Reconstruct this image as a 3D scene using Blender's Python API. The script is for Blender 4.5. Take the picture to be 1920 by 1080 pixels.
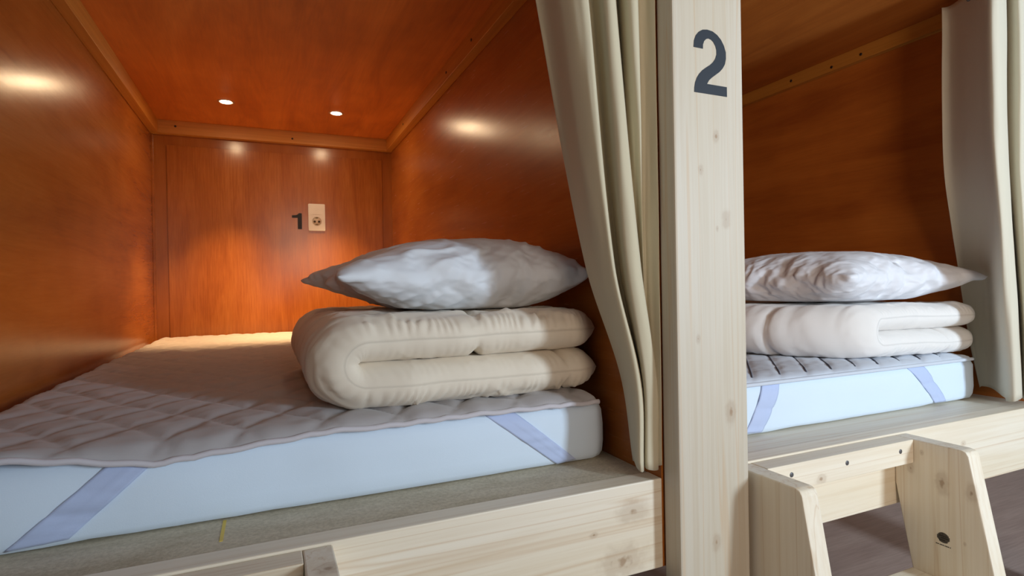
import bpy, bmesh, math, random
import numpy as np
from mathutils import Vector, Matrix, noise
from mathutils.geometry import tessellate_polygon

SC = bpy.context.scene
COL = SC.collection
for o in list(bpy.data.objects):
    bpy.data.objects.remove(o)

# ------------------------------------------------------------------ camera
CX, CY, CZ = 0.4386, -0.7067, 0.8066
YAW, PITCH, ROLL, FPX = math.radians(23.647), math.radians(-0.247), math.radians(-1.018), 1042.16
def cam_axes():
    f = Vector((math.sin(YAW) * math.cos(PITCH), math.cos(YAW) * math.cos(PITCH), math.sin(PITCH)))
    r = Vector((math.cos(YAW), -math.sin(YAW), 0))
    u = r.cross(f)
    c, s = math.cos(ROLL), math.sin(ROLL)
    return c * r + s * u, -s * r + c * u, f
_r, _u, _f = cam_axes()
cam = bpy.data.cameras.new('camera')
cam_ob = bpy.data.objects.new('camera', cam)
COL.objects.link(cam_ob)
cam.sensor_width = 36.0
cam.lens = FPX / 1920 * 36.0
cam.clip_start = 0.01
cam_ob.matrix_world = Matrix(((_r.x, _u.x, -_f.x, CX), (_r.y, _u.y, -_f.y, CY), (_r.z, _u.z, -_f.z, CZ), (0, 0, 0, 1)))
SC.camera = cam_ob

# ------------------------------------------------------------------ world, daylight, exposure
SC.view_settings.view_transform = 'Standard'
SC.view_settings.look = 'None'
SC.view_settings.exposure = 0.0
SC.view_settings.gamma = 1.0
w = bpy.data.worlds.new('sky'); SC.world = w
w.use_nodes = True
w.node_tree.nodes['Background'].inputs[0].default_value = (0.62, 0.78, 1.0, 1)
w.node_tree.nodes['Background'].inputs[1].default_value = 0.6
WIN = (2.1, -1.95, 1.08, 0.26, 0.50)        # window centre and size in the corridor wall
la = bpy.data.lights.new('window_daylight', 'AREA')
la.shape = 'RECTANGLE'; la.size = WIN[3]; la.size_y = WIN[4]
la.energy = 41; la.color = (0.70, 0.86, 1.0)
lo = bpy.data.objects.new('window_daylight', la); COL.objects.link(lo)
lo.location = (WIN[0], WIN[1] - 0.02, WIN[2])
lo.rotation_euler = (math.radians(90), 0, 0)   # -Z axis of the lamp points to +Y
# warm fill lamp added to brighten the right bunk, left of the window
FILL = (0.80, -1.95, 1.10, 0.6, 1.0)
lb = bpy.data.lights.new('window_blind_light', 'AREA')
lb.shape = 'RECTANGLE'; lb.size = FILL[3]; lb.size_y = FILL[4]
lb.energy = 5.5; lb.spread = math.radians(105); lb.color = (1.0, 0.78, 0.58)
lbo = bpy.data.objects.new('window_blind_light', lb); COL.objects.link(lbo)
lbo.location = (FILL[0], FILL[1] - 0.02, FILL[2]); lbo.rotation_euler = (math.radians(90), 0, math.radians(-25))
LAMP_SPOT_W, LAMP_EMIT = 58.0, 300.0
LAMP_COL = (1.0, 0.60, 0.26)

# ------------------------------------------------------------------ node helpers
class NT:
    def __init__(s, name):
        s.m = bpy.data.materials.new(name); s.m.use_nodes = True
        s.t = s.m.node_tree; s.n = s.t.nodes; s.l = s.t.links
        s.b = s.n['Principled BSDF']
        s._tc = None
    def link(s, a, b): s.l.new(a, b)
    def obj(s):
        if s._tc is None: s._tc = s.n.new('ShaderNodeTexCoord')
        return s._tc.outputs['Object']
    def mapping(s, scale, loc=(0, 0, 0), rot=(0, 0, 0), src=None):
        mp = s.n.new('ShaderNodeMapping')
        mp.inputs['Scale'].default_value = scale; mp.inputs['Location'].default_value = loc; mp.inputs['Rotation'].default_value = rot
        s.link(src or s.obj(), mp.inputs['Vector']); return mp.outputs[0]
    def noise(s, vec, scale, detail=4, rough=0.55, dist=0.0):
        nn = s.n.new('ShaderNodeTexNoise'); nn.inputs['Scale'].default_value = scale
        nn.inputs['Detail'].default_value = detail; nn.inputs['Roughness'].default_value = rough
        nn.inputs['Distortion'].default_value = dist
        s.link(vec, nn.inputs['Vector']); return nn.outputs['Fac']
    def wave(s, vec, scale, dist, detail=2, dscale=1.0, axis='X'):
        nn = s.n.new('ShaderNodeTexWave'); nn.bands_direction = axis
        nn.inputs['Scale'].default_value = scale; nn.inputs['Distortion'].default_value = dist
        nn.inputs['Detail'].default_value = detail; nn.inputs['Detail Scale'].default_value = dscale
        s.link(vec, nn.inputs['Vector']); return nn.outputs['Fac']
    def ramp(s, fac, stops):
        r = s.n.new('ShaderNodeValToRGB'); e = r.color_ramp.elements
        while len(e) < len(stops): e.new(0.5)
        for k, (p, c) in enumerate(stops):
            e[k].position = p; e[k].color = (*c, 1) if len(c) == 3 else c
        s.link(fac, r.inputs[0]); return r.outputs[0]
    def mix(s, fac, a, b, mode='MIX'):
        m = s.n.new('ShaderNodeMix'); m.data_type = 'RGBA'; m.blend_type = mode
        for k, v in ((0, fac), (6, a), (7, b)):
            if isinstance(v, (int, float)): m.inputs[k].default_value = v
            elif isinstance(v, tuple): m.inputs[k].default_value = (*v, 1)
            else: s.link(v, m.inputs[k])
        return m.outputs[2]
    def math(s, op, a, b=0.0, clamp=False):
        m = s.n.new('ShaderNodeMath'); m.operation = op; m.use_clamp = clamp
        for k, v in ((0, a), (1, b)):
            if isinstance(v, (int, float)): m.inputs[k].default_value = v
            else: s.link(v, m.inputs[k])
        return m.outputs[0]
    def bump(s, h, strength, distance=0.002, normal=None):
        b = s.n.new('ShaderNodeBump'); b.inputs['Strength'].default_value = strength; b.inputs['Distance'].default_value = distance
        s.link(h, b.inputs['Height'])
        if normal: s.link(normal, b.inputs['Normal'])
        s.link(b.outputs[0], s.b.inputs['Normal']); return b.outputs[0]
    def set(s, color=None, rough=0.5, **kw):
        if isinstance(color, tuple): s.b.inputs['Base Color'].default_value = (*color, 1)
        elif color is not None: s.link(color, s.b.inputs['Base Color'])
        if isinstance(rough, (int, float)): s.b.inputs['Roughness'].default_value = rough
        else: s.link(rough, s.b.inputs['Roughness'])
        for k, v in kw.items(): s.b.inputs[k].default_value = v
        return s.m

def axis_scale(axis, along, across):
    return tuple(along if k == 'XYZ'.index(axis) else across for k in range(3))

def pine(name, axis='Z', seed=0.0, knots=(), warm=0.0, light=1.0):
    """light softwood; knots = (x, y, z, radius) in the board's own coordinates"""
    s = NT(name)
    v = s.mapping(axis_scale(axis, 0.35, 5.0), (seed, seed * 1.7, -seed))
    broad = s.noise(v, 1.3, 3, 0.5, 0.4)
    v2 = s.mapping(axis_scale(axis, 1.0, 46.0), (seed * 2.1, seed, seed))
    fine = s.noise(v2, 2.6, 5, 0.62, 0.3)
    c = s.ramp(broad, [(0.30, tuple(k * light for k in (0.745, 0.66, 0.515))), (0.52, tuple(k * light for k in (0.79, 0.72, 0.60))), (0.72, tuple(k * light for k in (0.755, 0.67, 0.525)))])
    streak = s.ramp(fine, [(0.36, (0.80, 0.70, 0.56)), (0.56, (1, 1, 1))])
    c = s.mix(0.30, c, streak, 'MULTIPLY')
    vein = s.noise(s.mapping(axis_scale(axis, 0.22, 15.0), (seed * 0.7, -seed, seed * 1.3)), 1.7, 2, 0.5, 0.5)
    vl = s.ramp(vein, [(0.485, (0, 0, 0)), (0.5, (1, 1, 1)), (0.515, (0, 0, 0))])
    c = s.mix(s.math('MULTIPLY', vl, 0.40), c, (0.58, 0.38, 0.20))
    for (kx, ky, kz, kr) in knots:
        st = [1 / kr] * 3; st['XYZ'.index(axis)] = 0.62 / kr
        vm = s.n.new('ShaderNodeVectorMath'); vm.operation = 'SUBTRACT'
        s.link(s.obj(), vm.inputs[0]); vm.inputs[1].default_value = (kx, ky, kz)
        vs = s.n.new('ShaderNodeVectorMath'); vs.operation = 'MULTIPLY'
        s.link(vm.outputs[0], vs.inputs[0]); vs.inputs[1].default_value = st
        ln = s.n.new('ShaderNodeVectorMath'); ln.operation = 'LENGTH'; s.link(vs.outputs[0], ln.inputs[0])
        wob = s.math('ADD', ln.outputs['Value'], s.math('MULTIPLY', s.math('SUBTRACT', s.noise(s.obj(), 55, 2), 0.5), 0.9))
        k = s.ramp(wob, [(0.06, (0.72, 0.72, 0.72)), (0.26, (0.26, 0.26, 0.26)), (0.55, (0.24, 0.24, 0.24)), (0.78, (0.07, 0.07, 0.07)), (1.0, (0, 0, 0))])
        c = s.mix(k, c, (0.30, 0.165, 0.075))
    s.bump(fine, 0.10, 0.0012)
    return s.set(c, 0.48)

def plywood(name, axis='Z', seed=0.0, tone=1.0, gloss=0.24, swirl=0.5, grain=0.20):
    """reddish varnished lauan plywood"""
    s = NT(name)
    v = s.mapping(axis_scale(axis, 0.7, 5.0), (seed, seed * 1.3, -seed * 0.6))
    g = s.noise(v, 1.9, 6, 0.62, swirl)
    v2 = s.mapping(axis_scale(axis, 3.0, 60.0), (seed, 0, seed))
    f = s.noise(v2, 3.0, 4, 0.65, 0.2)
    blot = s.noise(s.mapping((1.6, 1.6, 1.6), (seed, seed, seed * 0.5)), 1.6, 3, 0.6)
    d = (0.38 * tone, 0.105 * tone, 0.017 * tone); m = (0.50 * tone, 0.158 * tone, 0.025 * tone); l = (0.58 * tone, 0.205 * tone, 0.038 * tone)
    c = s.ramp(g, [(0.28, d), (0.5, m), (0.74, l)])
    c = s.mix(grain, c, s.ramp(f, [(0.35, (0.62, 0.55, 0.48)), (0.6, (1, 1, 1))]), 'MULTIPLY')
    c = s.mix(0.5, c, s.ramp(blot, [(0.36, (0.68, 0.60, 0.55)), (0.58, (1, 1, 1))]), 'MULTIPLY')
    rough = s.math('ADD', s.math('MULTIPLY', f, 0.08), gloss - 0.03)
    return s.set(c, rough)

def fabric(name, color, weave=900, bump=0.12, rough=0.85, wrinkle=0.0, wscale=14, sheen=0.15, var=0.05):
    s = NT(name)
    wv = s.noise(s.mapping((1, 1, 1)), weave, 1, 0.5)
    big = s.noise(s.mapping((1, 1, 1)), 5.0, 3, 0.5)
    c = s.mix(big, tuple(x * (1 - var) for x in color), tuple(min(1, x * (1 + var)) for x in color))
    h = wv
    if wrinkle:
        wr = s.noise(s.mapping((1, 1, 1)), wscale, 3, 0.5, 0.8)
        h = s.math('ADD', s.math('MULTIPLY', wv, 0.05), s.math('MULTIPLY', wr, wrinkle))
        s.bump(h, 0.5, 0.01)
    else:
        s.bump(h, bump, 0.0006)
    return s.set(c, rough, **{'Sheen Weight': sheen})

def plain(name, color, rough=0.5, metal=0.0):
    s = NT(name)
    n = s.noise(s.mapping((1, 1, 1)), 40, 3)
    c = s.mix(n, tuple(x * 0.92 for x in color), tuple(min(1, x * 1.06) for x in color))
    return s.set(c, rough, Metallic=metal)

# ------------------------------------------------------------------ object helpers
def mesh_obj(name, verts, faces, mat, parent=None, smooth=False, loc=None):
    me = bpy.data.meshes.new(name)
    me.from_pydata([tuple(v) for v in verts], [], faces)
    me.validate(); me.update()
    bm = bmesh.new(); bm.from_mesh(me); bmesh.ops.recalc_face_normals(bm, faces=bm.faces); bm.to_mesh(me); bm.free()
    return link_mesh(name, me, mat, parent, smooth, loc)
def link_mesh(name, me, mat, parent, smooth, loc=None):
    if smooth:
        me.polygons.foreach_set('use_smooth', [True] * len(me.polygons))
    o = bpy.data.objects.new(name, me); COL.objects.link(o)
    if mat: me.materials.append(mat)
    if parent: o.parent = parent
    if loc: o.location = loc
    return o
def bm_obj(name, bm, mat, parent=None, smooth=False, loc=None):
    me = bpy.data.meshes.new(name); bmesh.ops.recalc_face_normals(bm, faces=bm.faces); bm.to_mesh(me); bm.free()
    return link_mesh(name, me, mat, parent, smooth, loc)
def box(name, lo_, hi_, mat, parent=None, bevel=0.0015, origin=None):
    """box given by world corners; origin = object's origin (defaults to parent's)"""
    og = Vector(origin) if origin is not None else (Vector(parent.location) if parent and parent.parent is None else Vector((0, 0, 0)))
    bm = bmesh.new()
    c = [(lo_[k] + hi_[k]) / 2 for k in range(3)]; d = [hi_[k] - lo_[k] for k in range(3)]
    bmesh.ops.create_cube(bm, size=1.0)
    for v in bm.verts:
        v.co = Vector((v.co.x * d[0] + c[0], v.co.y * d[1] + c[1], v.co.z * d[2] + c[2])) - og
    if bevel: bmesh.ops.bevel(bm, geom=list(bm.edges), offset=bevel, segments=2, affect='EDGES', profile=0.5)
    o = bm_obj(name, bm, mat, parent)
    if parent is None: o.location = og
    return o
def thing(name, label, cat, loc, group=None):
    o = bpy.data.objects.new(name, None); COL.objects.link(o)
    o.empty_display_size = 0.05
    o.location = loc; o['label'] = label; o['category'] = cat
    if group: o['group'] = group
    return o
def tag(o, label, cat, group=None):
    o['label'] = label; o['category'] = cat
    if group: o['group'] = group
    return o
def struct(o, label=None, cat=None):
    o['kind'] = 'structure'
    if label: o['label'] = label
    if cat: o['category'] = cat
    return o
def tree(root):
    return [root] + [x for c in root.children for x in tree(c)]
def copy_tree(o, parent=None):
    c = o.copy(); COL.objects.link(c); c.parent = parent
    for ch in list(o.children): copy_tree(ch, c)
    return c
def prism(name, pts, a0, a1, mat, parent=None, plane='YZ', bevel=0.0, holes=None):
    """outline pts in a plane, extruded along the remaining axis from a0 to a1 (local coordinates)"""
    bm = bmesh.new()
    def P(p, a):
        return {'YZ': (a, p[0], p[1]), 'XZ': (p[0], a, p[1]), 'XY': (p[0], p[1], a)}[plane]
    lo_ = [bm.verts.new(P(p, a0)) for p in pts]; hi_ = [bm.verts.new(P(p, a1)) for p in pts]
    n = len(pts)
    tri = tessellate_polygon([[Vector((p[0], p[1], 0)) for p in pts]]) if n > 24 or plane == 'XZ' else None
    if tri:
        for q in tri:
            bm.faces.new([lo_[k] for k in q]); bm.faces.new([hi_[k] for k in q][::-1])
    else:
        bm.faces.new(lo_); bm.faces.new(hi_[::-1])
    for k in range(n): bm.faces.new((lo_[k], hi_[k], hi_[(k + 1) % n], lo_[(k + 1) % n]))
    if bevel:
        bmesh.ops.bevel(bm, geom=list(bm.edges), offset=bevel, segments=2, affect='EDGES', profile=0.5)
    return bm_obj(name, bm, mat, parent)
def lathe(name, prof, mat, parent=None, seg=32, axis='Z', loc=(0, 0, 0)):
    V, F = [], []
    for (r, h) in prof:
        for k in range(seg):
            a = 2 * math.pi * k / seg
            p = (r * math.cos(a), r * math.sin(a), h)
            if axis == 'Y': p = (p[0], p[2], p[1])
            V.append(p)
    for j in range(len(prof) - 1):
        for k in range(seg):
            F.append((j * seg + k, j * seg + (k + 1) % seg, (j + 1) * seg + (k + 1) % seg, (j + 1) * seg + k))
    n_ = len(prof)
    if prof[0][0] > 0.001 and prof[-1][0] > 0.001 and abs(prof[0][0] - prof[-1][0]) < 0.0012:      # a ring: close the loop instead of capping it
        for k in range(seg): F.append(((n_ - 1) * seg + k, (n_ - 1) * seg + (k + 1) % seg, (k + 1) % seg, k))
    else:
        F.append(tuple(range(seg))[::-1]); F.append(tuple((n_ - 1) * seg + k for k in range(seg)))
    return mesh_obj(name, V, F, mat, parent, True, loc)
def fbm(x, y, z=0.0, oct=4):
    return noise.fractal(Vector((x, y, z)), 0.9, 2.0, oct)
def sstep(a, b, x):
    t = np.clip((x - a) / (b - a), 0, 1); return t * t * (3 - 2 * t)
def cosang(a): return math.cos(a)

# ------------------------------------------------------------------ dimensions
DEPTH = 2.02; TOP = 0.50; CEIL = 1.523; BAT = 1.467
PT = 1.0        # partition between the two bunks runs x = 1.0 .. 1.14
X2, X3 = 1.14, 2.14

# ------------------------------------------------------------------ the setting
M_ply_left = plywood('plywood_left', 'Y', 3.1, 0.84, 0.24, 1.1)
M_ply_right = plywood('plywood_partition', 'Y', 7.4, 0.98, 0.25, 1.1)
M_ply_back = plywood('plywood_back', 'Z', 1.7, 0.78, 0.22, 0.6)
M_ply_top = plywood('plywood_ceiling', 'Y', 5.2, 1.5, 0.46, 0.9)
M_ply_far = plywood('plywood_far', 'Y', 11.3, 1.2, 0.42, 0.5)
M_white = plain('white_paint', (0.78, 0.77, 0.74), 0.8)
def floor_mat():
    s = NT('floor_planks')
    v = s.mapping((0.8, 9.0, 1.0), rot=(0, 0, math.radians(28)))
    g = s.noise(v, 2.2, 6, 0.62, 0.6)
    f = s.noise(s.mapping((3.0, 55.0, 1.0), rot=(0, 0, math.radians(28))), 3.0, 4, 0.65)
    c = s.ramp(g, [(0.28, (0.44, 0.32, 0.28)), (0.55, (0.54, 0.41, 0.36)), (0.8, (0.62, 0.49, 0.43))])
    c = s.mix(0.5, c, s.ramp(f, [(0.35, (0.7, 0.66, 0.62)), (0.6, (1, 1, 1))]), 'MULTIPLY')
    s.bump(f, 0.12, 0.001)
    return s.set(c, 0.42)
struct(box('floor', (-1.6, -2.15, -0.06), (4.2, 2.14, 0.0), floor_mat(), bevel=0))
struct(box('wall_left', (-0.14, 0.0, 0.36), (0.0, DEPTH, CEIL), M_ply_left, bevel=0))
struct(box('wall_right', (PT, 0.002, 0.36), (X2, DEPTH, CEIL), M_ply_right, bevel=0))
struct(box('wall_far_right', (X3, 0.0, 0.36), (X3 + 0.14, DEPTH, CEIL), M_ply_far, bevel=0))
wb = struct(box('wall_back', (-1.6, DEPTH, 0.0), (4.2, DEPTH + 0.12, 2.7), M_ply_back, bevel=0))
pn = box('panel', (0.055, DEPTH - 0.004, 0.52), (0.952, DEPTH + 0.001, 1.425), plywood('plywood_back_panel', 'Z', 9.9, 0.84, 0.2, 0.9, 0.5), wb, bevel=0.0008)
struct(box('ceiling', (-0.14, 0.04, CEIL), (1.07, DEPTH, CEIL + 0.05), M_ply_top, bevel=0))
struct(box('ceiling', (1.0702, 0.04, CEIL), (X3 + 0.14, DEPTH, CEIL + 0.05), plywood('plywood_ceiling_far', 'Y', 15.2, 1.15, 0.46, 0.9), bevel=0))
# corridor in front of the bunks
struct(box('wall_west', (-1.72, -2.15, 0.0), (-1.6, DEPTH + 0.12, 2.7), M_white, bevel=0))
struct(box('wall_east', (4.2, -2.15, 0.0), (4.32, DEPTH + 0.12, 2.7), M_white, bevel=0))
struct(box('ceiling', (-1.72, -2.15, 2.7), (4.32, DEPTH + 0.12, 2.8), M_white, bevel=0))
def opening(W): return (W[0] - W[3] / 2 - 0.02, W[0] + W[3] / 2 + 0.02, W[2] - W[4] / 2 - 0.02, W[2] + W[4] / 2 + 0.02)
OPEN = sorted(opening(W) for W in (WIN, FILL))
def cube(bm, x0, x1, y0, y1, z0, z1):
    r = bmesh.ops.create_cube(bm, size=1.0)
    for v in r['verts']:
        v.co = Vector((x0 + (v.co.x + 0.5) * (x1 - x0), y0 + (v.co.y + 0.5) * (y1 - y0), z0 + (v.co.z + 0.5) * (z1 - z0)))
bm = bmesh.new()
px = -1.72
for (x0, x1, z0, z1) in OPEN:
    cube(bm, px, x0, -2.15, -1.99, 0, 2.7)
    cube(bm, x0, x1, -2.15, -1.99, 0, z0); cube(bm, x0, x1, -2.15, -1.99, z1, 2.7)
    px = x1
cube(bm, px, 4.32, -2.15, -1.99, 0, 2.7)
struct(bm_obj('wall_front', bm, M_white))
for k, (x0, x1, z0, z1) in enumerate(OPEN):
    bm = bmesh.new(); t_ = 0.035
    for (a, b, c, d) in ((x0 - t_, x0, z0 - t_, z1 + t_), (x1, x1 + t_, z0 - t_, z1 + t_), (x0, x1, z0 - t_, z0), (x0, x1, z1, z1 + t_)):
        cube(bm, a, b, -1.99, -1.97, c, d)
    struct(bm_obj('window_%d' % (k + 1), bm, M_white))  # left frame surrounds the added fill lamp's opening, the other the daylight window

# battens where the bunk ceilings meet the walls
def batten_mat(axis, seed):
    s = NT('stained_batten_' + axis)
    f = s.noise(s.mapping(axis_scale(axis, 1.0, 40.0), (seed, seed, seed)), 2.4, 4, 0.6, 0.3)
    return s.set(s.ramp(f, [(0.3, (0.52, 0.21, 0.030)), (0.6, (0.62, 0.27, 0.045))]), 0.5)
M_bat = [batten_mat(a, 2.0 + k) for k, a in enumerate('XY')]
M_screw = plain('dark_screw', (0.05, 0.035, 0.025), 0.5, 0.4)
def batten(name, lo_, hi_, m, screws, face):
    o = struct(box(name, lo_, hi_, m, bevel=0.0015))
    for (x, y, z) in screws:
        if face == 'Y':
            sc_ = lathe('screw', [(0.0001, 0.0), (0.004, 0.0), (0.0045, 0.0012), (0.0001, 0.002)], M_screw, o, 12, 'Y', (x, y - 0.0015, z))
        else:
            sc_ = lathe('screw', [(0.0001, -0.001), (0.0045, -0.001), (0.004, 0.0012), (0.0001, 0.0015)], M_screw, o, 12, 'Z', (x, y, z))
            sc_.rotation_euler = (0, math.radians(90), 0)
    return o
batten('trim_1', (0.0, 0.0, BAT), (0.03, DEPTH - 0.03, CEIL), M_bat[1], [], 'X')
batten('trim_2', (0.0, DEPTH - 0.03, BAT), (1.0, DEPTH, CEIL), M_bat[0], [(0.093, 1.99, 1.499), (0.025, 1.99, 1.493), (0.549, 1.99, 1.488)], 'Y')
batten('trim_3', (0.97, 0.0, BAT), (1.0, DEPTH - 0.03, CEIL), M_bat[1], [(0.97, 1.62, 1.495), (0.97, 1.0, 1.49), (0.97, 0.76, 1.495)], 'X')
batten('trim_4', (X3 - 0.022, 0.0, 1.482), (X3, DEPTH - 0.03, CEIL), M_bat[1], [(2.118, 0.674, 1.502), (2.118, 0.522, 1.494), (2.118, 0.425, 1.498)], 'X')
struct(box('trim_6', (0.0, DEPTH - 0.009, 0.5), (0.009, DEPTH, BAT), M_ply_left, bevel=0.001))
batten('trim_5', (X2, DEPTH - 0.03, BAT), (X3, DEPTH, CEIL), M_bat[0], [], 'Y')

# ------------------------------------------------------------------ bunk frames
def ledge_mat():
    s = NT('raw_platform_board')
    n1 = s.noise(s.mapping((1.0, 3.0, 1.0)), 9, 5, 0.65, 0.5)
    n2 = s.noise(s.mapping((60, 60, 60)), 3.0, 4, 0.7)
    c = s.ramp(n1, [(0.3, (0.52, 0.44, 0.31)), (0.55, (0.64, 0.56, 0.42)), (0.8, (0.72, 0.64, 0.50))])
    c = s.mix(0.45, c, s.ramp(n2, [(0.35, (0.55, 0.52, 0.48)), (0.6, (1, 1, 1))]), 'MULTIPLY')
    s.bump(n2, 0.3, 0.0015)
    return s.set(c, 0.8)
def bunk(x0, x1, label, knots, seed, pale):
    t = thing('bunk_bed', label, 'bunk bed', (x0, 0.0, 0.0), 'built-in bunk beds')
    rm = pine('pine_rail_%d' % seed, 'X', seed, knots, light=1.10)
    box('front_rail', (x0, 0.0, 0.36), (x1, 0.036, TOP), rm, t, 0.002)
    pm = ledge_mat() if not pale else pine('pine_platform', 'X', seed + 3, (), light=0.95)
    box('platform', (x0 + 0.001, 0.0362, TOP - 0.018), (x1 - 0.001, DEPTH - 0.001, TOP - 0.001), pm, t, 0.0006)
    for yy in (0.5, 1.2, 1.9):
        box('support_batten', (x0 + 0.001, yy, 0.42), (x1 - 0.001, yy + 0.04, TOP - 0.018), rm, t, 0.001)
    return t
bunk(0.0, 0.9995, 'left bunk bed with a pale pine front rail and rough brownish board ledge', ((0.943, 0.0, 0.458, 0.024), (0.925, 0.0, 0.385, 0.034), (0.873, 0.0, 0.435, 0.006), (0.652, 0.0, 0.392, 0.006)), 4, False)
bunk(X2 + 0.0005, X3 - 0.0005, 'right bunk bed with pale pine rail and smooth ledge beside the numbered post', ((0.20, 0.0, 0.405, 0.006), (0.66, 0.0, 0.45, 0.008)), 8, True)

post = thing('bunk_post', 'upright pale pine post board with a dark navy number 2', 'post', (1.0725, -0.019, 0.0))
pm = pine('pine_post', 'Z', 1.3, ((0.012, -0.019, 1.035, 0.009), (0.030, -0.019, 0.905, 0.012), (-0.02, -0.019, 0.98, 0.007), (0.012, -0.019, 0.89, 0.004),
                                   (0.035, -0.019, 0.60, 0.016), (-0.03, -0.019, 0.72, 0.006), (0.0, -0.019, 0.4, 0.012)), light=0.80)
box('board', (1.0025, -0.038, 0.0), (1.1425, -0.0005, 2.3), pm, post, 0.003)
TWO = [(0.00, .69), (0.015, .79), (.07, .875), (.16, .94), (.28, .985), (.42, 1.0), (.58, .99), (.72, .95), (.84, .885), (.93, .80), (.985, .70), (.985, .60), (.95, .51), (.88, .44), (.78, .375), (.66, .32), (.54, .265), (.45, .215), (.39, .155),
       (1.0, .155), (1.0, 0), (0, 0), (.005, .07), (.03, .15), (.08, .225), (.15, .29), (.25, .355), (.37, .41), (.49, .46), (.58, .51), (.65, .57), (.69, .64), (.69, .71), (.66, .77), (.60, .825), (.53, .855), (.45, .865), (.38, .85), (.32, .81), (.285, .755), (.28, .69)]
ONE = [(.58, 0), (1, 0), (1, 1), (.70, 1), (.60, .93), (.48, .885), (.0, .855), (0, .715), (.58, .715)]
M_navy = plain('navy_vinyl', (0.010, 0.016, 0.028), 0.6)
M_black = plain('black_vinyl', (0.012, 0.010, 0.012), 0.5)
nx0 = 1.0425 - 1.0725
nm = prism('numeral', [(nx0 + p[0] * 0.066, 1.099 + p[1] * 0.100) for p in TWO], -0.0195, -0.0188, M_navy, post, 'XZ')
nm['label'] = 'dark navy number 2'
n1 = prism('number_sign', [(p[0] * 0.042, p[1] * 0.072) for p in ONE], -0.002, 0.0, M_black, None, 'XZ')
n1.location = (0.542, DEPTH - 0.0045, 1.083)
tag(n1, 'small black number 1 on the orange back panel beside the wall socket', 'number sign')

# ------------------------------------------------------------------ socket
M_plate = plain('white_plastic', (0.82, 0.78, 0.72), 0.35)
M_gap = plain('socket_shadow', (0.05, 0.03, 0.02), 0.7)
M_brass = plain('socket_metal', (0.22, 0.16, 0.09), 0.5, 0.3)
so = thing('power_socket', 'white wall socket plate with a blank upper insert on the back panel', 'wall socket', (0.6485, DEPTH - 0.004, 1.138))
def rounded_rect(w_, h_, r, n=6):
    out = []
    for (cx_, cy_, a0) in ((w_ / 2 - r, h_ / 2 - r, 0), (-w_ / 2 + r, h_ / 2 - r, 90), (-w_ / 2 + r, -h_ / 2 + r, 180), (w_ / 2 - r, -h_ / 2 + r, 270)):
        for k in range(n + 1):
            a = math.radians(a0 + 90 * k / n); out.append((cx_ + r * math.cos(a), cy_ + r * math.sin(a)))
    return out
prism('plate', rounded_rect(0.073, 0.124, 0.004), -0.009, 0.0, M_plate, so, 'XZ')
prism('insert', [(x, z + 0.026) for x, z in rounded_rect(0.046, 0.026, 0.002)], -0.0104, -0.0088, M_plate, so, 'XZ')
lathe('socket_ring', [(0.0195, -0.009), (0.0215, -0.009), (0.0213, -0.0105), (0.0200, -0.0105)], M_plate, so, 40, 'Y', (0, 0, -0.018))
lathe('socket_well', [(0.0001, -0.0093), (0.0195, -0.0093), (0.0195, -0.0090), (0.0001, -0.0090)], plain('socket_well_plastic', (0.62, 0.52, 0.42), 0.5), so, 40, 'Y', (0, 0, -0.018))
for sx in (-1, 1):
    lathe('pin_hole', [(0.0001, -0.0104), (0.0052, -0.0104), (0.0052, -0.0092), (0.0001, -0.0092)], M_gap, so, 16, 'Y', (sx * 0.0095, 0, -0.020))
for sz in (-1, 1):
    prism('earth_clip', [(x, z - 0.018 + sz * 0.0155) for x, z in rounded_rect(0.012, 0.0055, 0.001)], -0.0104, -0.0092, M_brass, so, 'XZ')

# ------------------------------------------------------------------ downlights
def emit_mat():
    s = NT('lamp_glow')
    e = s.n.new('ShaderNodeEmission'); e.inputs[0].default_value = (1.0, 0.72, 0.42, 1); e.inputs[1].default_value = LAMP_EMIT
    s.link(e.outputs[0], s.n['Material Output'].inputs[0]); return s.m
M_lamp = emit_mat(); M_ring = plain('lamp_ring_metal', (0.75, 0.6, 0.45), 0.3, 0.6)
LAMPS = ((0.303, 1.655, 'left'), (0.704, 1.655, 'right'))
for (x, y, side) in LAMPS:
    t = thing('ceiling_light', 'small round recessed ceiling light, the one towards the %s wall of the bunk' % side, 'ceiling light', (x, y, CEIL), 'reading lights in the bunk ceiling')
    lathe('trim_ring', [(0.0198, -0.0002), (0.030, -0.0002), (0.029, -0.0020), (0.025, -0.0030), (0.0200, -0.0024)], M_ring, t, 40)
    lathe('lens', [(0.0001, -0.0002), (0.0195, -0.0002), (0.0193, -0.0026), (0.012, -0.0036), (0.0001, -0.0040)], M_lamp, t, 32)
    sp = bpy.data.lights.new('lamp_beam', 'SPOT'); sp.energy = LAMP_SPOT_W; sp.color = LAMP_COL
    sp.spot_size = math.radians(66); sp.spot_blend = 0.85; sp.shadow_soft_size = 0.015
    so_ = bpy.data.objects.new('lamp_beam', sp); COL.objects.link(so_); so_.parent = t
    so_.location = (0, 0, -0.014); so_.rotation_euler = (math.radians(9), 0, 0)

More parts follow.
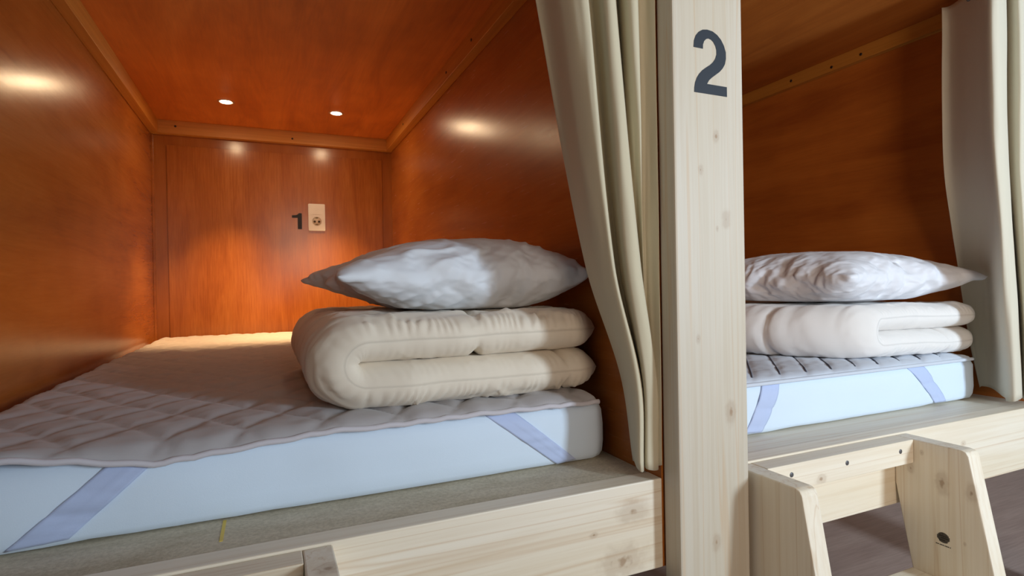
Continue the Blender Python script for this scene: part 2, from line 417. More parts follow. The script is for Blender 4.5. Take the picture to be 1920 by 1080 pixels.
# ------------------------------------------------------------------ ladders
SLOPE = 0.19
def stile_outline():
    back = [(-0.0008, 0.497), (-0.0008, 0.405), (-0.0008 - SLOPE * 0.400, 0.005)]
    ft = -0.126 - SLOPE * 0.485
    front = [(ft, 0.005), (-0.1275, 0.488), (-0.1235, 0.4945), (-0.116, 0.497)]
    return back + front
STILE = stile_outline()
def ladder(x0, label, seed, knl, knr):
    t = thing('step_ladder', label, 'ladder', (x0, 0.0, 0.0), 'bunk step ladders')
    W = 0.452
    ml = pine('pine_stile_a%d' % seed, 'Z', seed * 1.0, knl, light=1.12); mr = pine('pine_stile_b%d' % seed, 'Z', seed * 1.6 + 2, knr, light=1.12)
    prism('stile', [(p[0], p[1]) for p in STILE], 0.0, 0.034, ml, t, 'YZ', 0.002)
    s2 = prism('stile', [(p[0], p[1]) for p in STILE], W - 0.034, W, mr, t, 'YZ', 0.002)
    mh = pine('pine_tread_%d' % seed, 'X', seed * 2.3, ((0.16, -0.036, 0.460, 0.012),), light=1.12)
    tr = box('top_rail', (x0 + 0.0345, -0.036, 0.452), (x0 + W - 0.0345, -0.0008, 0.497), mh, t, 0.0015)
    for sx in (0.089, 0.228, 0.378):
        sc_ = lathe('screw', [(0.0020, 0.0), (0.0042, 0.0002), (0.0044, 0.0008), (0.0001, 0.0012)], M_steel, tr, 16, 'Y', (sx, -0.0368, 0.479))
    for zt in (0.249,):
        yb = -0.0008 - SLOPE * (0.405 - zt)
        box('tread', (x0 + 0.0345, yb - 0.138, zt - 0.034), (x0 + W - 0.0345, yb, zt), pine('pine_step_%d' % seed, 'X', seed * 3.1, (), light=1.15), t, 0.002)
    return t, s2
M_steel = plain('steel_screw', (0.13, 0.13, 0.14), 0.4, 0.5)
lad2, st2 = ladder(1.152, 'pale pine step ladder hooked on the right bunk, right of the numbered post', 3,
                   ((0.034, -0.02, 0.34, 0.014), (0.034, -0.09, 0.40, 0.008), (0.034, -0.05, 0.45, 0.010)),
                   ((0.418, -0.03, 0.44, 0.009), (0.418, -0.085, 0.428, 0.017), (0.418, -0.132, 0.425, 0.015), (0.418, -0.12, 0.33, 0.004), (0.418, -0.05, 0.475, 0.005)))
def stamp(parent):
    # grading stamp: a round ink mark made of short upright strokes over a small line of print
    V, F = [], []
    x = 0.418 - 0.0006
    def quad(y0, y1, z0, z1):
        b = len(V)
        for xx in (x, x + 0.001):
            V.extend([(xx, y0, z0), (xx, y1, z0), (xx, y1, z1), (xx, y0, z1)])
        F.extend([(b, b + 1, b + 2, b + 3), (b + 7, b + 6, b + 5, b + 4), (b, b + 4, b + 5, b + 1), (b + 3, b + 2, b + 6, b + 7), (b, b + 3, b + 7, b + 4), (b + 1, b + 5, b + 6, b + 2)])
    cy_, cz_, R = -0.0855, 0.3265, 0.0105
    n = 13
    for k in range(n):
        y = -R + (k + 0.5) * 2 * R / n
        hh = math.sqrt(max(0, R * R - y * y))
        cut = -hh * 0.8 if abs(y) < 0.007 else -hh * 0.55
        quad(cy_ + y - 0.00062, cy_ + y + 0.00062, cz_ + cut, cz_ + hh)
    for (a, b, z) in ((-0.006, 0.007, 0.004), (-0.008, 0.004, 0.0005), (-0.003, 0.008, -0.0035)):
        quad(cy_ + a, cy_ + b, cz_ + z - 0.0007, cz_ + z + 0.0007)
    for k in range(9):
        y = -0.012 + k * 0.0028
        quad(cy_ + y, cy_ + y + (0.0022 if k % 3 else 0.0014), cz_ - 0.0138, cz_ - 0.0122)
    o = mesh_obj('ink_stamp', V, F, plain('stamp_ink', (0.09, 0.075, 0.06), 0.8), parent)
    o['label'] = 'round dark ink stamp'
stamp(st2)
ladder(0.052, 'pale pine step ladder hooked on the left bunk rail, only its top showing', 5,
       ((0.034, -0.05, 0.40, 0.01),), ((0.44, -0.06, 0.497, 0.02),))

# ------------------------------------------------------------------ mattresses
M_sheet = fabric('white_sheet', (0.70, 0.83, 0.98), 700, rough=0.8, var=0.02)
M_pad = fabric('grey_quilting', (0.44, 0.42, 0.43), 1100, 0.25, 0.9, var=0.03)
M_pad2 = fabric('pale_blue_quilting', (0.62, 0.68, 0.78), 1100, 0.25, 0.9, var=0.03)
M_bind = fabric('pad_binding', (0.60, 0.58, 0.63), 900, rough=0.85)
M_strap = fabric('elastic_strap', (0.50, 0.60, 0.86), 600, rough=0.7)
M_thread = plain('dark_stitching', (0.10, 0.11, 0.15), 0.8)

RINGS = [(0.0, 0.014), (0.003, 0.006), (0.012, 0.001), (0.03, -0.001), (0.06, -0.001), (0.085, 0.0015), (0.097, 0.007), (0.103, 0.016), (0.105, 0.03)]
def mat_wave(x, h, seed):
    amp = 0.005 * math.sin(math.pi * min(1, max(0.0, h / 0.105)))
    amp2 = 0.004 * math.sin(math.pi * min(1, max(0.0, h / 0.105)))
    return fbm(x * 5 + seed, h * 14, seed, 3) * amp + amp2 * (1 - abs(fbm(x * 2.2 + seed, h * 26 + x * 2, seed + 4, 3))) ** 3 - 0.002 * math.sin(x * 9 + seed) * math.sin(math.pi * h / 0.105)
def mat_front(x, h, y0, seed):
    h = min(0.1049, max(0, h))
    for (a, ia), (b, ib) in zip(RINGS[:-1], RINGS[1:]):
        if h <= b: return y0 + ia + (ib - ia) * (h - a) / (b - a) + mat_wave(x, h, seed)
def mattress(x0, x1, y0, y1, label, seed, corner):
    H = 0.105
    t = (x0, y0, TOP)
    # ring outline around the plan, each ring at a height with its own inset
    N = 240
    rings = RINGS
    def plan(a, ins, z):
        # rounded rectangle by perimeter parameter
        r = corner
        X0, X1, Y0, Y1 = x0 + ins, x1 - ins, y0 + ins, y1 - ins
        r = max(0.004, r - ins)
        segs = [(X1 - X0 - 2 * r), math.pi / 2 * r, (Y1 - Y0 - 2 * r), math.pi / 2 * r] * 2
        L = sum(segs); d = a * L
        pts = [((X0 + r, Y0), (1, 0)), ((X1 - r, Y0 + r), -90), ((X1, Y0 + r), (0, 1)), ((X1 - r, Y1 - r), 0), ((X1 - r, Y1), (-1, 0)), ((X0 + r, Y1 - r), 90), ((X0, Y1 - r), (0, -1)), ((X0 + r, Y0 + r), 180)]
        for s_, (p, q) in zip(segs, pts):
            if d <= s_ + 1e-9:
                if isinstance(q, tuple): return p[0] + q[0] * d, p[1] + q[1] * d
                an = math.radians(q) + d / r
                return p[0] + r * math.cos(an), p[1] + r * math.sin(an)
            d -= s_
        return X0 + r, Y0
    V, F = [], []
    for (h, ins) in rings:
        for k in range(N):
            # denser along the front edge
            a = k / N
            x, y = plan(a, ins, h)
            if y < y0 + 0.06 and x0 + 0.02 < x < x1 - 0.02: y += mat_wave(x, h, seed)
            dz = 0.0
            if h < 0.004: dz = 0.0035 * max(0, fbm(x * 6 + seed, y * 2, 7, 3))
            V.append((x - t[0], y - t[1], h + dz))
    n = len(rings)
    for j in range(n - 1):
        for k in range(N):
            F.append((j * N + k, j * N + (k + 1) % N, (j + 1) * N + (k + 1) % N, (j + 1) * N + k))
    F.append(tuple(range(N))[::-1]); F.append(tuple((n - 1) * N + k for k in range(N)))
    o = mesh_obj('mattress', V, F, M_sheet, None, True, t)
    return tag(o, label, 'mattress')
MX0, MX1, MY0, MY1 = 0.012, 0.985, 0.122, 1.985
mattress(MX0, MX1, MY0, MY1, 'bluish white mattress on the left bunk under the beige duvet', 1.0, 0.035)
mattress(1.165, 2.126, 0.108, 1.985, 'bright white mattress on the right bunk beside the open curtain', 5.0, 0.09)

# how far the front edge of the left pad rides above or sags below the mattress top, along x
EDGE = ((0.03, 0.12, 0.15, 0.20, 0.232, 0.30, 0.38, 0.515, 0.60, 0.74, 0.96), (0.004, 0.006, 0.006, -0.001, -0.006, -0.019, -0.013, -0.003, -0.005, -0.003, -0.006))
def pad(x0, x1, y0, y1, label, seed, mat, left_wave, droop, thread, quilt):
    nx, ny = 170, 230
    t = (x0, y0, TOP + 0.105)
    ys = [y0 + (y1 - y0) * (j / ny) ** 1.25 for j in range(ny + 1)]
    V, F = [], []
    th = 0.009
    for side in (1, 0):
        for j in range(ny + 1):
            for i in range(nx + 1):
                x = x0 + (x1 - x0) * i / nx; y = ys[j]
                s = 0.083
                if quilt == 'diamond':
                    a = (x * 0.82 + y * 0.57 + 0.012 * fbm(x * 3, y * 3, seed, 2)) / s; b = (x * 0.82 - y * 0.57 + 0.012 * fbm(x * 3 + 9, y * 3, seed, 2)) / s
                    q = min(abs(a - round(a)), abs(b - round(b))) * 2
                else:
                    a = (x - 0.97 * (y - 0.13) - 1.332) / 0.078; q = abs(a - round(a)) * 2
                puff = (0.0055 if quilt == 'diamond' else 0.003) * (1 - (1 - min(1, q * 1.6)) ** 2.2)
                e = min(x - x0, x1 - x, y - y0, y1 - y)
                ef = min(1.0, e / 0.02); ef = math.sqrt(max(0, 1 - (1 - ef) ** 2))
                z = th * (0.35 + 0.65 * ef) + puff * ef
                z += 0.0022 * fbm(x * 16, y * 26, seed, 3) * ef + 0.0014 * math.sin(y * 260 + 5 * fbm(x * 9, y * 5, seed, 2)) * ef * min(1, max(0, (y - 0.45) / 0.3))
                base = 0.0006
                d = y - MY0
                if d < 0.05:
                    dr = float(np.interp(x, EDGE[0], EDGE[1])) if left_wave else -droop
                    base += dr * ((0.05 - d) / 0.057) ** 2
                    if left_wave: base += 0.0012 * math.sin(x * 120 + 3 * fbm(x * 9, 1, seed, 2)) * ((0.05 - d) / 0.057) ** 2
                base = base if side else base
                z0 = base
                V.append((x - t[0], y - t[1], z0 + (z if side else (0.0006 if e > 0.004 else th * 0.3))))
    S = (nx + 1) * (ny + 1)
    for j in range(ny):
        for i in range(nx):
            a = j * (nx + 1) + i
            F.append((a, a + 1, a + nx + 2, a + nx + 1)); F.append((S + a, S + a + nx + 1, S + a + nx + 2, S + a + 1))
    def rim(seq):
        for p, q in zip(seq[:-1], seq[1:]): F.append((p, q, S + q, S + p))
    rim([i for i in range(nx + 1)]); rim([ny * (nx + 1) + i for i in range(nx + 1)])
    rim([j * (nx + 1) for j in range(ny + 1)]); rim([j * (nx + 1) + nx for j in range(ny + 1)])
    o = mesh_obj('mattress_pad', V, F, mat, None, True, t)
    tag(o, label, 'mattress pad')
    # bound edge along the front
    pts = []
    for i in range(0, nx + 1, 2):
        v = V[S + i]; u = V[i]
        pts.append(((v[0] + u[0]) / 2, u[1] - 0.001, (v[2] + u[2]) / 2 + 0.0005))
    tube('binding', pts, 0.0042, M_bind if mat is M_pad else M_pad2, o)
    return o
def tube(name, pts, r, mat, parent=None, seg=8, loc=None, flat=1.0):
    V, F = [], []
    n = len(pts)
    for k in range(n):
        p = Vector(pts[k]); tdir = (Vector(pts[min(n - 1, k + 1)]) - Vector(pts[max(0, k - 1)])).normalized()
        up = Vector((0, 0, 1)) if abs(tdir.z) < 0.9 else Vector((1, 0, 0))
        s_ = tdir.cross(up).normalized(); u_ = s_.cross(tdir)
        for j in range(seg):
            a = 2 * math.pi * j / seg
            V.append(p + s_ * (r * math.cos(a)) + u_ * (r * flat * math.sin(a)))
    for k in range(n - 1):
        for j in range(seg): F.append((k * seg + j, k * seg + (j + 1) % seg, (k + 1) * seg + (j + 1) % seg, (k + 1) * seg + j))
    F.append(tuple(range(seg))[::-1]); F.append(tuple((n - 1) * seg + j for j in range(seg)))
    return mesh_obj(name, V, F, mat, parent, True, loc)
def strap(parent, a0, a1, b0, b1, yf, seed, mseed):
    """band from the pad edge (a0-a1, upper) down the mattress front to its bottom edge (b0-b1); points are (x, z)"""
    n, m_ = 24, 10
    V, F = [], []
    pl = Vector(parent.location)
    for k in range(n + 1):
        f = k / n
        for j in range(m_ + 1):
            g = j / m_
            x = (a0[0] * (1 - f) + b0[0] * f) * (1 - g) + (a1[0] * (1 - f) + b1[0] * f) * g
            z = (a0[1] * (1 - f) + b0[1] * f) * (1 - g) + (a1[1] * (1 - f) + b1[1] * f) * g
            y = mat_front(x, z - TOP, yf, mseed) - 0.0016
            if abs(g - 0.62) < 0.105: y -= 0.0010 * (0.5 + 0.5 * math.cos((g - 0.62) * 30))
            V.append((x - pl.x, y - pl.y, z - pl.z))
    W1 = m_ + 1
    for k in range(n):
        for j in range(m_): F.append((k * W1 + j, k * W1 + j + 1, (k + 1) * W1 + j + 1, (k + 1) * W1 + j))
    o = mesh_obj('strap', V, F, M_strap, parent, True)
    md = o.modifiers.new('thickness', 'SOLIDIFY'); md.thickness = 0.0012; md.offset = 0
    return o
PAD1 = pad(0.03, 0.958, 0.115, 1.97, 'grey quilted mattress pad over the mattress of the left bunk', 1.0, M_pad, True, 0.007, False, 'diamond')
strap(PAD1, (0.262, 0.602), (0.313, 0.601), (0.150, 0.506), (0.212, 0.510), MY0, 0.4, 1.0)
strap(PAD1, (0.752, 0.600), (0.798, 0.604), (0.880, 0.503), (0.918, 0.506), MY0, 1.9, 1.0)
PAD2 = pad(1.18, 2.055, 0.110, 1.97, 'pale blue channel-quilted mattress pad with dark stitching on the right bunk', 4.0, M_pad2, False, 0.006, True, 'channel')
strap(PAD2, (1.345, 0.604), (1.395, 0.604), (1.29, 0.508), (1.335, 0.504), 0.108, 0.9, 5.0)
strap(PAD2, (1.80, 0.600), (1.86, 0.602), (1.90, 0.506), (1.945, 0.506), 0.108, 2.4, 5.0)
# dark stitch rows of the right pad, running back from its front edge
for k in range(-3, 10):
    pts = []
    for j in range(40):
        y = 0.128 + j * 0.012
        x = 1.332 + k * 0.078 + 0.97 * (y - 0.13)
        if 1.19 < x < 2.06: pts.append((x - 1.18, y - 0.110, 0.0102 - (0.004 * max(0, 1 - j / 2))))
    if len(pts) > 4:
        tube('stitch_row', pts, 0.0019, M_thread, PAD2, 6)

# ------------------------------------------------------------------ duvets
def inner_side(side): return side == -1
def duvet(plan, z0, Ht, label, seed, mat, channels, lip=0.0, nS=150, nV=90, spread=0.0, wr=1.0):
    """thick quilt folded double: closed fold on the left, open lips on the right.
    plan(u, v) -> x, y ; u: 0 fold .. 1 open end, v: 0 front .. 1 back"""
    H = Ht / 2.0                     # thickness of one layer
    R = H / 2.0
    t = plan(0.5, 0.0)
    # centre line of the folded quilt in (u-length, z): top open end -> fold -> bottom open end
    L = 0.46
    path = []
    nA = 150
    for k in range(nA): path.append((L - (L - R) * k / nA, z0 + 1.5 * H, 0))
    nB = 40
    for k in range(nB): 
        a = math.pi * k / nB
        path.append((R - R * math.sin(a) * 1.0, z0 + H + 0.5 * H * math.cos(a), 1))
    for k in range(nA + 1): path.append((R + (L + spread - R) * k / nA, z0 + 0.5 * H, 2))
    n = len(path)
    tang = []
    for k in range(n):
        p, q = path[max(0, k - 1)], path[min(n - 1, k + 1)]
        v = Vector((q[0] - p[0], q[1] - p[1])); tang.append(v.normalized())
    cum = [0]
    for k in range(1, n): cum.append(cum[-1] + math.hypot(path[k][0] - path[k - 1][0], path[k][1] - path[k - 1][1]))
    tot = cum[-1]
    vs = [0.5 - 0.5 * math.cos(math.pi * j / nV) * (0.75 + 0.25 * abs(math.cos(math.pi * j / nV))) for j in range(nV + 1)]
    V, F = [], []
    ring = 2 * n
    DEP = 0.55
    for v in vs:
        dv = min(v, 1 - v) * DEP
        for side in (1, -1):
            rng = range(n) if side == 1 else range(n - 1, -1, -1)
            for k in rng:
                s = cum[k]
                c = path[k]; tg = tang[k]; nr = Vector((tg.y, -tg.x))     # outward for side=+1 (top of the top layer)
                ds = min(s, tot - s)
                e1 = min(1, dv / 0.046); e2 = min(1, ds / 0.042)
                hh = R * math.sqrt(max(0, 1 - (1 - e1) ** 2)) ** 0.9 * math.sqrt(max(0, 1 - (1 - e2) ** 2)) ** 0.9
                for (cs, cv) in channels:
                    if cs is not None:
                        d = abs(s - cs - 0.012 * math.sin(v * 11 + seed)); hh *= 1 - 0.24 * math.exp(-(d / 0.007) ** 2)
                    if cv is not None:
                        d = abs(v - cv) * DEP; hh *= 1 - 0.22 * math.exp(-(d / 0.008) ** 2)
                # puckers gathering into the seam at the front and back ends
                pk = math.exp(-((dv - 0.005) / 0.013) ** 2)
                ph = s * 430 + dv * 60 + 9 * fbm(s * 14 + seed, v * 5, side * 3.1, 2)
                pucker = 0.0062 * pk * (abs(math.sin(ph * 0.5)) - 0.5) * (0.5 + 1.0 * abs(fbm(s * 9, seed, side, 2)))
                fold = 0.005 * fbm(s * 9 + v * 13 + seed, v * 6 - s * 3, side * 2.0 + seed, 3) * (0.35 + 0.65 * min(1, hh / R))
                rid = 1 - abs(fbm(s * 7 - v * 9 + seed * 2, v * 5 + s * 8, side * 4.0, 3))
                fold += (0.005 + 0.0025 * math.exp(-((dv - 0.03) / 0.03) ** 2)) * wr * (max(0, rid - 0.70) / 0.30) ** 2 * (0.35 if c[2] == 0 and dv > 0.03 and not inner_side(side) else 1.0) * min(1, hh / R)
                inner = (side == -1)
                amt = hh + (pucker + fold) * wr * (0.25 if inner else 1.0) * min(1.0, hh / (0.28 * R)) * (0.6 if c[2] == 1 else 1.0)
                if inner: amt = min(amt, R * 1.01)
                uu, z = c[0] + side * nr.x * amt, c[1] + side * nr.y * amt
                # seam wanders a little
                z += 0.004 * fbm(s * 5, seed + v * 2, 3.3, 2) * (1 - e1)
                z = max(z, z0 + 0.0005)
                yy = v + (0.010 * fbm(s * 6, seed, 8.0, 3) * (1 - e1)) / DEP
                x, y = plan(uu / L, yy)
                V.append((x - t[0], y - t[1], z - z0))
    for j in range(nV):
        for k in range(ring):
            a = j * ring + k; b = j * ring + (k + 1) % ring
            F.append((a, b, b + ring, a + ring))
    for j in (0, nV):      # stitch the two faces together at the ends
        for k in range(n - 1):
            a, b = j * ring + k, j * ring + k + 1; c, d = j * ring + ring - 1 - k, j * ring + ring - 2 - k
            F.append((a, b, d, c))
    o = mesh_obj('duvet', V, F, mat, None, True, (t[0], t[1], z0))
    return tag(o, label, 'duvet')
PADTOP = TOP + 0.105 + 0.0135
M_duvet1 = fabric('cream_duvet_cotton', (0.80, 0.72, 0.60), 900, 0.10, 0.75, sheen=0.2, var=0.02)
M_duvet2 = fabric('white_duvet_cotton', (0.84, 0.82, 0.80), 900, 0.10, 0.75, sheen=0.2, var=0.02)
def plan1(u, v):
    x_l = 0.524 + 0.016 * max(0, 1 - v / 0.16) ** 2
    x = x_l + u * (0.993 - x_l)
    y = 0.158 + v * 0.56 - 0.015 * math.sin(math.pi * min(1, max(0, u))) * (1 - v) + 0.02 * max(0, (u - 0.86) / 0.14) ** 2 * (1 - 2 * v)
    return x, y
duvet(plan1, PADTOP, 0.142, 'thick cream duvet folded double on the left bunk under a white pillow', 2.3, M_duvet1, ((0.235, None), (0.88, None), (None, 0.33), (None, 0.66)), wr=1.0)
def plan2(u, v):
    x_l = 1.735 - 0.27 * (1 - math.exp(-max(0, v) * 2.2))
    x = x_l + u * (2.104 - x_l)
    y = 0.138 + v * 0.52 - 0.030 * max(0, min(1, u)) * (1 - v) + 0.022 * max(0, (u - 0.84) / 0.16) ** 2 * (1 - 2 * v)
    return x, y
duvet(plan2, PADTOP, 0.125, 'white duvet folded double on the right bunk under a pillow', 6.1, M_duvet2, ((0.05, None), (0.80, None), (None, 0.33), (None, 0.66)), wr=0.8, spread=0.015)

# ------------------------------------------------------------------ pillows (inflated with a short cloth simulation)
def inflate(w_, d_, nx, ny, seed, press, frames):
    rnd = random.Random(seed)
    V, F, top, bot = [], [], {}, {}
    for j in range(ny + 1):
        for i in range(nx + 1):
            x = (i / nx - .5) * w_; y = (j / ny - .5) * d_
            edge = i in (0, nx) or j in (0, ny)
            b = 0.02 * noise.noise(Vector((x * 14, y * 14, seed)))
            top[i, j] = len(V); V.append((x, y, 0 if edge else .012 + b + rnd.random() * .004))
            if edge: bot[i, j] = top[i, j]
            else: bot[i, j] = len(V); V.append((x, y, -.012 + b - rnd.random() * .004))
    for j in range(ny):
        for i in range(nx):
            F.append((top[i, j], top[i + 1, j], top[i + 1, j + 1], top[i, j + 1]))
            F.append((bot[i, j], bot[i, j + 1], bot[i + 1, j + 1], bot[i + 1, j]))
    me = bpy.data.meshes.new('pillow_form'); me.from_pydata(V, [], F)
    ob = bpy.data.objects.new('pillow_form', me); COL.objects.link(ob)
    m = ob.modifiers.new('c', 'CLOTH'); s = m.settings
    s.quality = 6; s.mass = .2; s.tension_stiffness = 20; s.compression_stiffness = 10; s.shear_stiffness = 3; s.bending_stiffness = .05
    s.tension_damping = 10; s.compression_damping = 10
    s.use_pressure = True; s.uniform_pressure_force = press; s.effector_weights.gravity = 0; s.air_damping = 5
    m.collision_settings.use_collision = False
    m.point_cache.frame_start = 1; m.point_cache.frame_end = frames
    for f in range(1, frames + 1): SC.frame_set(f)
    dg = bpy.context.evaluated_depsgraph_get()
    e = ob.evaluated_get(dg); em = e.to_mesh()
    co = [v.co.copy() for v in em.vertices]
    e.to_mesh_clear()
    bpy.data.objects.remove(ob); bpy.data.meshes.remove(me); SC.frame_set(1)
    return co, F
PCO, PF = inflate(0.56, 0.62, 64, 70, 1, 5.0, 40)
def pillow(corners, zc, half, zfloor, label, seed, mat, mirror=False, wr=1.0, tilt=(0, 0, 0, 0), skew=0.0):
    """corners FL, FR, BR, BL in plan; zc seam height; tilt = seam height offset at the four corners"""
    mx = max(abs(c.x) for c in PCO); my = max(abs(c.y) for c in PCO); mz = max(abs(c.z) for c in PCO)
    FL, FR, BR, BL = corners
    t = Vector(((FL[0] + FR[0] + BR[0] + BL[0]) / 4, (FL[1] + FR[1] + BR[1] + BL[1]) / 4, zfloor))
    V = []
    for c in PCO:
        u = c.x / mx; v = c.y / my
        if mirror: u = -u
        u += skew * (1 - u * u)
        a, b = (u + 1) / 2, (v + 1) / 2
        wts = ((1 - a) * (1 - b), a * (1 - b), a * b, (1 - a) * b)
        x = sum(w_ * p[0] for w_, p in zip(wts, corners)); y = sum(w_ * p[1] for w_, p in zip(wts, corners))
        zz = c.z / mz * half
        body = min(1.0, abs(c.z) / mz * 1.6)
        # slack folds running obliquely across the front of the cover
        zn = c.z / mz
        ph = 3.6 * u - 1.5 * zn * (1 if v < 0.3 else 0.4) + 1.1 * fbm(u * 1.5 + seed, v * 1.5, zn + seed, 2)
        rid = 1 - abs(math.sin(math.pi * ph))
        patch = min(1, max(0, 0.55 + 1.1 * fbm(u * 1.7 + seed, v * 1.7, seed * 3, 2)))
        lump = (0.016 * rid ** 3 * patch - 0.002) * wr + 0.003 * fbm(u * 2.5, v * 2.5, seed, 2)
        zz += math.copysign(1, zz) * body * lump * (0.5 + 0.5 * min(1, abs(zn) * 1.5)) * (1 - 0.8 * min(1, max(0, (abs(zn) - 0.55) / 0.3)))
        z = zc + zz + sum(w_ * p for w_, p in zip(wts, tilt))
        y += -body * 0.8 * lump * (1 if v < -0.3 else 0)
        k = z - zfloor
        if k < 0.012: z = zfloor + 0.012 * math.exp((k - 0.012) / 0.03)
        V.append((x - t.x, y - t.y, z - t.z))
    o = mesh_obj('pillow', V, PF, mat, None, True, t)
    md = o.modifiers.new('smooth', 'SUBSURF'); md.levels = 1; md.render_levels = 1
    return tag(o, label, 'pillow')
M_pil1 = fabric('white_pillow_cotton', (0.74, 0.78, 0.84), 900, 0.08, 0.7, sheen=0.1, var=0.015)
M_pil2 = fabric('bluish_pillow_cotton', (0.80, 0.82, 0.88), 900, 0.08, 0.7, sheen=0.1, var=0.015)
D1T = PADTOP + 0.142; D2T = PADTOP + 0.125
pillow(((0.525, 0.185), (0.985, 0.165), (0.985, 0.66), (0.500, 0.66)), D1T + 0.066, 0.082, D1T - 0.006, 'plump white pillow on the cream duvet of the left bunk', 3.0, M_pil1, skew=0.30)
pillow(((1.66, 0.15), (2.10, 0.088), (2.10, 0.62), (1.47, 0.55)), D2T + 0.066, 0.078, D2T - 0.001, 'pointed white pillow on the white duvet of the right bunk', 8.0, M_pil2, True, wr=0.55)

# ------------------------------------------------------------------ curtains
M_curt = fabric('sage_beige_curtain', (0.60, 0.54, 0.39), 800, 0.15, 0.85, sheen=0.1, var=0.03)
M_curt2 = fabric('pale_beige_curtain', (0.66, 0.61, 0.49), 800, 0.15, 0.85, sheen=0.1, var=0.03)
def catmull(P, n):
    out = []
    m_ = len(P)
    for k in range(n + 1):
        f = k / n * (m_ - 1); i = min(m_ - 2, int(f)); t = f - i
        p0, p1, p2, p3 = P[max(0, i - 1)], P[i], P[i + 1], P[min(m_ - 1, i + 2)]
        out.append(tuple(0.5 * ((2 * b) + (-a + c) * t + (2 * a - 5 * b + 4 * c - d) * t * t + (-a + 3 * b - 3 * c + d) * t ** 3) for a, b, c, d in zip(p0, p1, p2, p3)))
    return out
def curtain(levels, label, seed, mat, xmax, hem):
    """levels: list of (z, [(bearing, y) ...]) from the top down; bearing = dx/dy seen from the aisle"""
    nU, nZ = 200, 80
    prof = []
    for z, pts in levels:
        prof.append((z, catmull([(min(xmax, CX + s * (y - CY)), y) for s, y in pts], nU)))
    zt, zb = levels[0][0], levels[-1][0]
    V, F = [], []
    for j in range(nZ + 1):
        z = zt + (zb - zt) * j / nZ
        k = 0
        while k < len(prof) - 2 and z < prof[k + 1][0]: k += 1
        za, zb_ = prof[k][0], prof[k + 1][0]
        f = (za - z) / (za - zb_)
        for i in range(nU + 1):
            p0, p1, p2, p3 = prof[max(0, k - 1)][1][i], prof[k][1][i], prof[k + 1][1][i], prof[min(len(prof) - 1, k + 2)][1][i]
            h0 = prof[max(0, k - 1)][0]; h3 = prof[min(len(prof) - 1, k + 2)][0]
            q = []
            for a, b, c, d in zip(p0, p1, p2, p3):
                m1 = (c - a) / max(1e-6, (h0 - zb_)) * (za - zb_) if k > 0 else (c - b)
                m2 = (d - b) / max(1e-6, (za - h3)) * (za - zb_) if k < len(prof) - 2 else (c - b)
                t2, t3 = f * f, f ** 3
                q.append((2 * t3 - 3 * t2 + 1) * b + (t3 - 2 * t2 + f) * m1 + (-2 * t3 + 3 * t2) * c + (t3 - t2) * m2)
            wob = 0.0035 * fbm(i / nU * 7 + seed, z * 2.5, seed, 3)
            x = min(xmax, q[0] + wob * 0.5); y = q[1] + wob
            V.append((x, y, z + (hem(i / nU) if j == nZ else 0)))
    for j in range(nZ):
        for i in range(nU):
            a = j * (nU + 1) + i; F.append((a, a + 1, a + nU + 2, a + nU + 1))
    og = Vector((sum(v[0] for v in V) / len(V), 0.03, zb))
    V = [Vector(v) - og for v in V]
    o = mesh_obj('curtain', V, F, mat, None, True, og)
    md = o.modifiers.new('thickness', 'SOLIDIFY'); md.thickness = 0.0016; md.offset = 0
    return tag(o, label, 'curtain')
T1 = [(.508, .125), (.530, .105), (.560, .060), (.600, .030), (.622, .026), (.618, .05), (.640, .052), (.662, .014), (.688, .008), (.692, .030), (.700, .045), (.722, .008), (.746, .000), (.752, .016), (.772, .012), (.797, -.003)]
MD = [(.606, .112), (.614, .095), (.635, .052), (.664, .022), (.676, .020), (.674, .04), (.690, .042), (.708, .004), (.738, -.002), (.744, .012), (.735, .03), (.745, .03), (.752, .018), (.758, .020), (.772, .012), (.796, -.003)]
LW = [(.690, .082), (.696, .068), (.706, .036), (.730, .010), (.742, .010), (.738, .028), (.742, .030), (.752, .006), (.780, -.001), (.782, .006), (.768, .018), (.760, .022), (.760, .022), (.762, .020), (.772, .012), (.796, -.003)]
BT = [(.718, .045), (.722, .030), (.728, .010), (.738, .004), (.745, .010), (.741, .026), (.744, .028), (.752, .006), (.778, .000), (.783, .004), (.770, .017), (.762, .021), (.761, .021), (.763, .019), (.772, .012), (.795, -.002)]
T0 = [(s - 0.05 * (1 - k / 15), y) for k, (s, y) in enumerate(T1)]
c1 = curtain([(1.495, T0), (1.25, T1), (.84, MD), (.65, LW), (.517, BT)], 'beige curtain gathered against the numbered post in the left bunk', 1.0, M_curt, 0.9985, lambda f: 0.004 * math.sin(f * 20))
U1 = [(1.850, .150), (1.893, .135), (1.97, .09), (2.05, .046), (2.11, .014), (2.16, .006), (2.195, .014), (2.19, .032), (2.19, .045), (2.22, .032), (2.26, .012), (2.30, .006), (2.34, .012), (2.35, .016)]
UM = [(1.910, .155), (1.945, .147), (2.03, .118), (2.085, .085), (2.13, .028), (2.185, .010), (2.215, .014), (2.22, .03), (2.23, .04), (2.25, .026), (2.28, .010), (2.32, .004), (2.35, .010), (2.36, .014)]
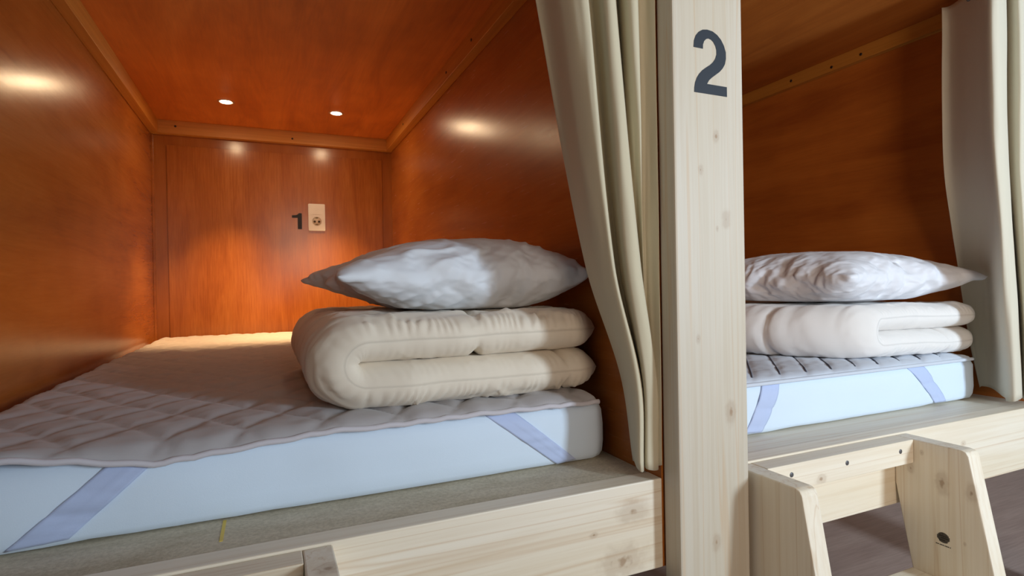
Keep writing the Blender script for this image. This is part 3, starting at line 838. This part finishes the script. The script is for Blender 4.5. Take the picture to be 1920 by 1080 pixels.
UL = [(1.960, .150), (1.985, .142), (2.05, .122), (2.10, .095), (2.15, .035), (2.205, .012), (2.235, .014), (2.245, .03), (2.25, .034), (2.27, .022), (2.29, .008), (2.33, .004), (2.36, .008), (2.37, .012)]
UB = [(2.020, .125), (2.040, .117), (2.085, .098), (2.125, .070), (2.17, .030), (2.215, .012), (2.245, .013), (2.255, .028), (2.258, .03), (2.275, .02), (2.30, .008), (2.34, .004), (2.36, .008), (2.37, .012)]
c2 = curtain([(1.495, U1), (1.1, U1), (.85, UM), (.66, UL), (.522, UB)], 'pale curtain hanging at the far right end of the right bunk', 4.0, M_curt2, 2.134, lambda f: 0.004 * math.sin(f * 16) - 0.006 * (f > 0.3))
hk = lathe('hook', [(0.0001, -0.002), (0.005, -0.002), (0.0055, 0.0), (0.005, 0.002), (0.0001, 0.002)], M_steel, c2, 16, 'Y')
hk.location = Vector((1.984, 0.071, 1.472)) - Vector(c2.location)
hk['label'] = 'small dark curtain hook'
# the rods the curtains hang from, the neighbouring post and the front header, all above or beside the view
M_rod = plain('rod_metal', (0.45, 0.44, 0.42), 0.35, 0.8)
for k, (xa, xb) in enumerate(((0.0, 1.0), (X2, X3))):
    r_ = tube('trim_%d' % (7 + k), [(xa, 0.03, 1.505), ((xa + xb) / 2, 0.03, 1.505), (xb, 0.03, 1.505)], 0.009, M_rod, None, 12)
    struct(r_)
struct(box('trim_9', (2.1405, -0.038, 0.0), (2.2805, -0.0005, 2.3), pine('pine_post_far', 'Z', 6.3, (), light=0.8), bevel=0.003))
struct(box('trim_10', (-0.14, -0.0005, CEIL), (2.28, 0.0395, CEIL + 0.14), pine('pine_header', 'X', 9.3, (), light=0.9), bevel=0.002))
# small strip of yellow tape caught under the left mattress
tp = box('yellow_tape', (0.3775, 0.062, TOP - 0.001), (0.3815, 0.130, TOP - 0.0004), plain('yellow_tape', (0.75, 0.55, 0.10), 0.6), None, 0, (0.38, 0.1, TOP - 0.001))
tag(tp, 'thin sliver of yellow tape on the left ledge under the mattress', 'tape')
